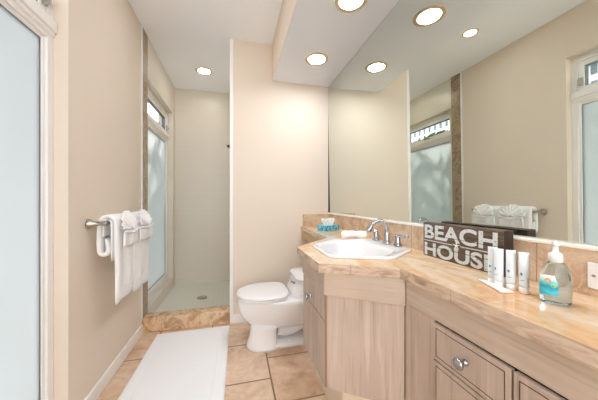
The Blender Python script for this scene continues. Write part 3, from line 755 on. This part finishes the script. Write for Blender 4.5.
# BEACH HOUSE sign
sg = thing('wooden_sign', 'dark wooden box sign reading BEACH HOUSE in distressed white letters', 'sign', (.87, .81, TZ))
SX0, SX1, SY0, SY1, SZ1 = .852, .894, .628, .990, 1.032
bm = BM(); box(bm, SX0, SX1, SY0, SY1, TZ, SZ1)
for f in bm.faces:
    f.material_index = 0 if f.calc_center_median().x < SX0 + .001 or f.calc_center_median().z > SZ1 - .001 else 1
obj('board', bm, ['signwood', 'signside'], sg, bevel=.0015)
def text_mesh(txt, y_left, y_right, z0, z1, name):
    cu = bpy.data.curves.new(name, 'FONT'); cu.body = txt; cu.size = 1; cu.offset = .03; cu.extrude = .0; cu.space_character = 1.02
    o = bpy.data.objects.new(name, cu); COL.objects.link(o); dg = bpy.context.evaluated_depsgraph_get(); dg.update()
    me = bpy.data.meshes.new_from_object(o.evaluated_get(dg)); bpy.data.objects.remove(o)
    xs = [v.co.x for v in me.vertices]; ys = [v.co.y for v in me.vertices]; ax0, ax1, ay0, ay1 = min(xs), max(xs), min(ys), max(ys)
    for v in me.vertices:
        u_, w_ = (v.co.x - ax0) / (ax1 - ax0), (v.co.y - ay0) / (ay1 - ay0)
        v.co = (SX0 - .0004, y_left + (y_right - y_left) * u_, z0 + (z1 - z0) * w_)
    b = BM(); b.from_mesh(me); r = bmesh.ops.extrude_face_region(b, geom=list(b.faces))
    bmesh.ops.translate(b, verts=[g for g in r['geom'] if isinstance(g, bmesh.types.BMVert)], vec=(.0008, 0, 0))
    o = obj(name, b, 'signpaint', sg); return o
text_mesh('BEACH', .982, .648, .9605, 1.0235, 'lettering'); text_mesh('HOUSE', .982, .648, .884, .9425, 'lettering')
bm = BM(); box(bm, SX0 - .0004, SX0 + .0002, .828, .985, .9495, .9530); box(bm, SX0 - .0004, SX0 + .0002, .645, .792, .9495, .9530); obj('painted_line', bm, 'signpaint', sg)
bm = BM(); st = []
for k in range(10):
    a = PI / 2 + PI * k / 5; r_ = .020 if k % 2 == 0 else .0038; st.append((SX0 - .0016, .810 - r_ * math.cos(a), .9515 + r_ * math.sin(a)))
st2 = [(SX0 + .0002, p[1], p[2]) for p in st]; loft(bm, [st, st2]); obj('starfish', bm, mat('white_starfish', (240, 240, 236), .6), sg)

# four toiletry tubes, one built then copied
def lotion_tube(x, y_, rz, label):
    t = thing('toiletry_tube', label, 'toiletry tube', (x, y_, TZ), 'white toiletry tubes')
    rings = []; Ht = .110
    for i in range(15):
        f = i / 14; z_ = .016 + (Ht - .016) * f; a_ = .0110 + .0004 * f; b_ = .0108 * (1 - f ** 1.6) + .0008
        rings.append([(a_ * math.cos(2 * PI * k / 28), b_ * math.sin(2 * PI * k / 28), z_) for k in range(28)])
    bm = BM(); vs = loft(bm, rings); rot = Matrix.Rotation(rz, 3, 'Z')
    def put(): bmesh.ops.rotate(bm, verts=bm.verts, cent=(0, 0, 0), matrix=rot); bmesh.ops.translate(bm, verts=bm.verts, vec=(x, y_, TZ))
    put(); obj('body', bm, 'tubew', t, smooth=True)
    bm = BM(); lathe(bm, (0, 0, 0), [(.0108, 0), (.0112, .001), (.0112, .0155), (.0104, .016)], 28); put(); obj('cap', bm, 'plastic', t, smooth=True)
    bm = BM()
    # small printed mark and a line under it on the broad face
    def patch(u0, u1, z0, z1):
        g = []
        for z_ in (z0, z1):
            row = []
            for k in range(5):
                u = u0 + (u1 - u0) * k / 4; f = (z_ - .016) / (Ht - .016); a_ = .0110 + .0004 * f; b_ = .0108 * (1 - f ** 1.6) + .0008
                row.append((a_ * math.sin(u), -(b_ * math.cos(u)) - .0004, z_))
            g.append(row)
        R = [[bm.verts.new(p) for p in row] for row in g]
        for k in range(4): bm.faces.new((R[0][k], R[0][k + 1], R[1][k + 1], R[1][k]))
    patch(-.9, -.45, .048, .055); patch(-.9, -.1, .034, .0354)
    put(); obj('printed_mark', bm, 'blueprint', t)
    return t
for (x, y_, r_, lb) in ((.760, .594, -.85, 'white toiletry tube standing closest to the lettered sign'),
                        (.748, .566, -1.15, 'white toiletry tube, second from the sign, behind the flat packet'),
                        (.758, .540, -.75, 'white toiletry tube, third from the sign, next to last'),
                        (.760, .508, -.80, 'white toiletry tube standing closest to the soap bottle')):
    lotion_tube(x, y_, r_, lb)
# flat packet
bm = BM(); a0 = math.atan2(-.062, -.008)
q = [(.735, .628), (.748, .600), (.733, .508), (.693, .512)]; q = [(.738, .622), (.752, .604), (.728, .510), (.694, .520)]
rings = []
prism(bm, q, TZ, TZ + .0055)
tag(obj('soap_packet', bm, 'paper', bevel=.0024, seg=3), 'flat white packet lying on the stone in front of the toiletry tubes', 'packet')

# hand soap bottle
bx, by = .762, .440
sb = thing('soap_bottle', 'clear pump bottle of hand soap with an aqua label', 'soap bottle', (bx, by, TZ)); BR = -.42
def brot(p): c_, s_ = math.cos(BR), math.sin(BR); return (bx + p[0] * c_ - p[1] * s_, by + p[0] * s_ + p[1] * c_, TZ + p[2])
prof = [(.0290, .019, 0.0), (.0312, .0205, .003), (.0318, .0215, .02), (.0315, .0215, .045), (.0300, .021, .068), (.0250, .019, .085), (.0175, .0160, .096), (.0135, .0135, .100)]
def bottle_r(z_, off=0):
    for (a, b, z0), (c_, d_, z1) in zip(prof, prof[1:]):
        if z0 <= z_ <= z1: f = (z_ - z0) / (z1 - z0); return a + (c_ - a) * f + off, b + (d_ - b) * f + off
    return prof[-1][:2]
bm = BM(); rings = []
zs = [0, .002, .005] + [.01 + .09 * i / 20 for i in range(21)]
for z_ in zs:
    a, b = bottle_r(min(z_, .0999)); rings.append([brot((a * math.cos(2 * PI * k / 48), b * math.sin(2 * PI * k / 48), z_)) for k in range(48)])
loft(bm, rings); obj('bottle', bm, 'soap', sb, smooth=True)
bm = BM(); rings = []
for i in range(13):
    z_ = .022 + .048 * i / 12; a, b = bottle_r(z_, .0005); cut = 0 if i < 7 else (i - 7) * .05
    rings.append([brot((a * math.cos(u), b * math.sin(u), z_)) for u in [PI - .30 + (PI * .50 - cut) * k / 16 for k in range(17)]])
loft(bm, rings, False, False, closed=False)
o = obj('label', bm, 'label', sb, smooth=True); o['label'] = 'aqua wave label with a white top and a shell'
a, b = bottle_r(.055, .0009); bm = BM()
for uu, zz, rr_, mm in ((PI + .62, .0565, .0068, 0), (PI + .98, .046, .0052, 1)):
    c_ = [brot(((a) * math.cos(uu + rr_ / .03 * math.cos(2 * PI * k / 16)), (b) * math.sin(uu + rr_ / .03 * math.cos(2 * PI * k / 16)), zz + rr_ * math.sin(2 * PI * k / 16))) for k in range(16)]
    bm.faces.new([bm.verts.new(p) for p in c_]).material_index = mm
obj('label_emblem', bm, [mat('tan_shell_print', (214, 172, 128), .5), mat('lime_print', (176, 205, 60), .5)], sb)
bm = BM(); lathe(bm, (bx, by, TZ), [(.0128, .1002), (.0138, .101), (.0135, .118), (.0115, .122), (.0065, .124), (.0052, .132), (.0052, .138)], 28); obj('collar', bm, 'frost_plastic', sb, smooth=True)
bm = BM(); lathe(bm, (bx, by, TZ), [(.0055, .1385), (.0068, .140), (.0072, .150), (.0045, .152)], 24)
tube(bm, [(bx, by, TZ + .144), (bx + .014, by + .010, TZ + .144), (bx + .028, by + .020, TZ + .141), (bx + .034, by + .025, TZ + .135)], [.0048, .0045, .004, .0035], 12); obj('pump', bm, 'frost_plastic', sb, smooth=True)

# wall plate on the backsplash
wp = thing('wall_plate', 'white outlet plate on the marble backsplash right of the soap bottle', 'wall plate', (.904, .395, .936))
bm = BM(); box(bm, .9008, .9047, .338, .453, .902, .969); obj('plate', bm, 'plastic', wp, bevel=.002)
bm = BM(); lathe(bm, (.9008, .4405, .9355), [(.0035, 0), (.0035, .0008), (.002, .0012)], 14, axis='-x'); obj('screw', bm, 'nickel', wp)
bm = BM(); box(bm, .8998, .9010, .362, .428, .9195, .9515); obj('socket', bm, 'plastic', wp, bevel=.0008)
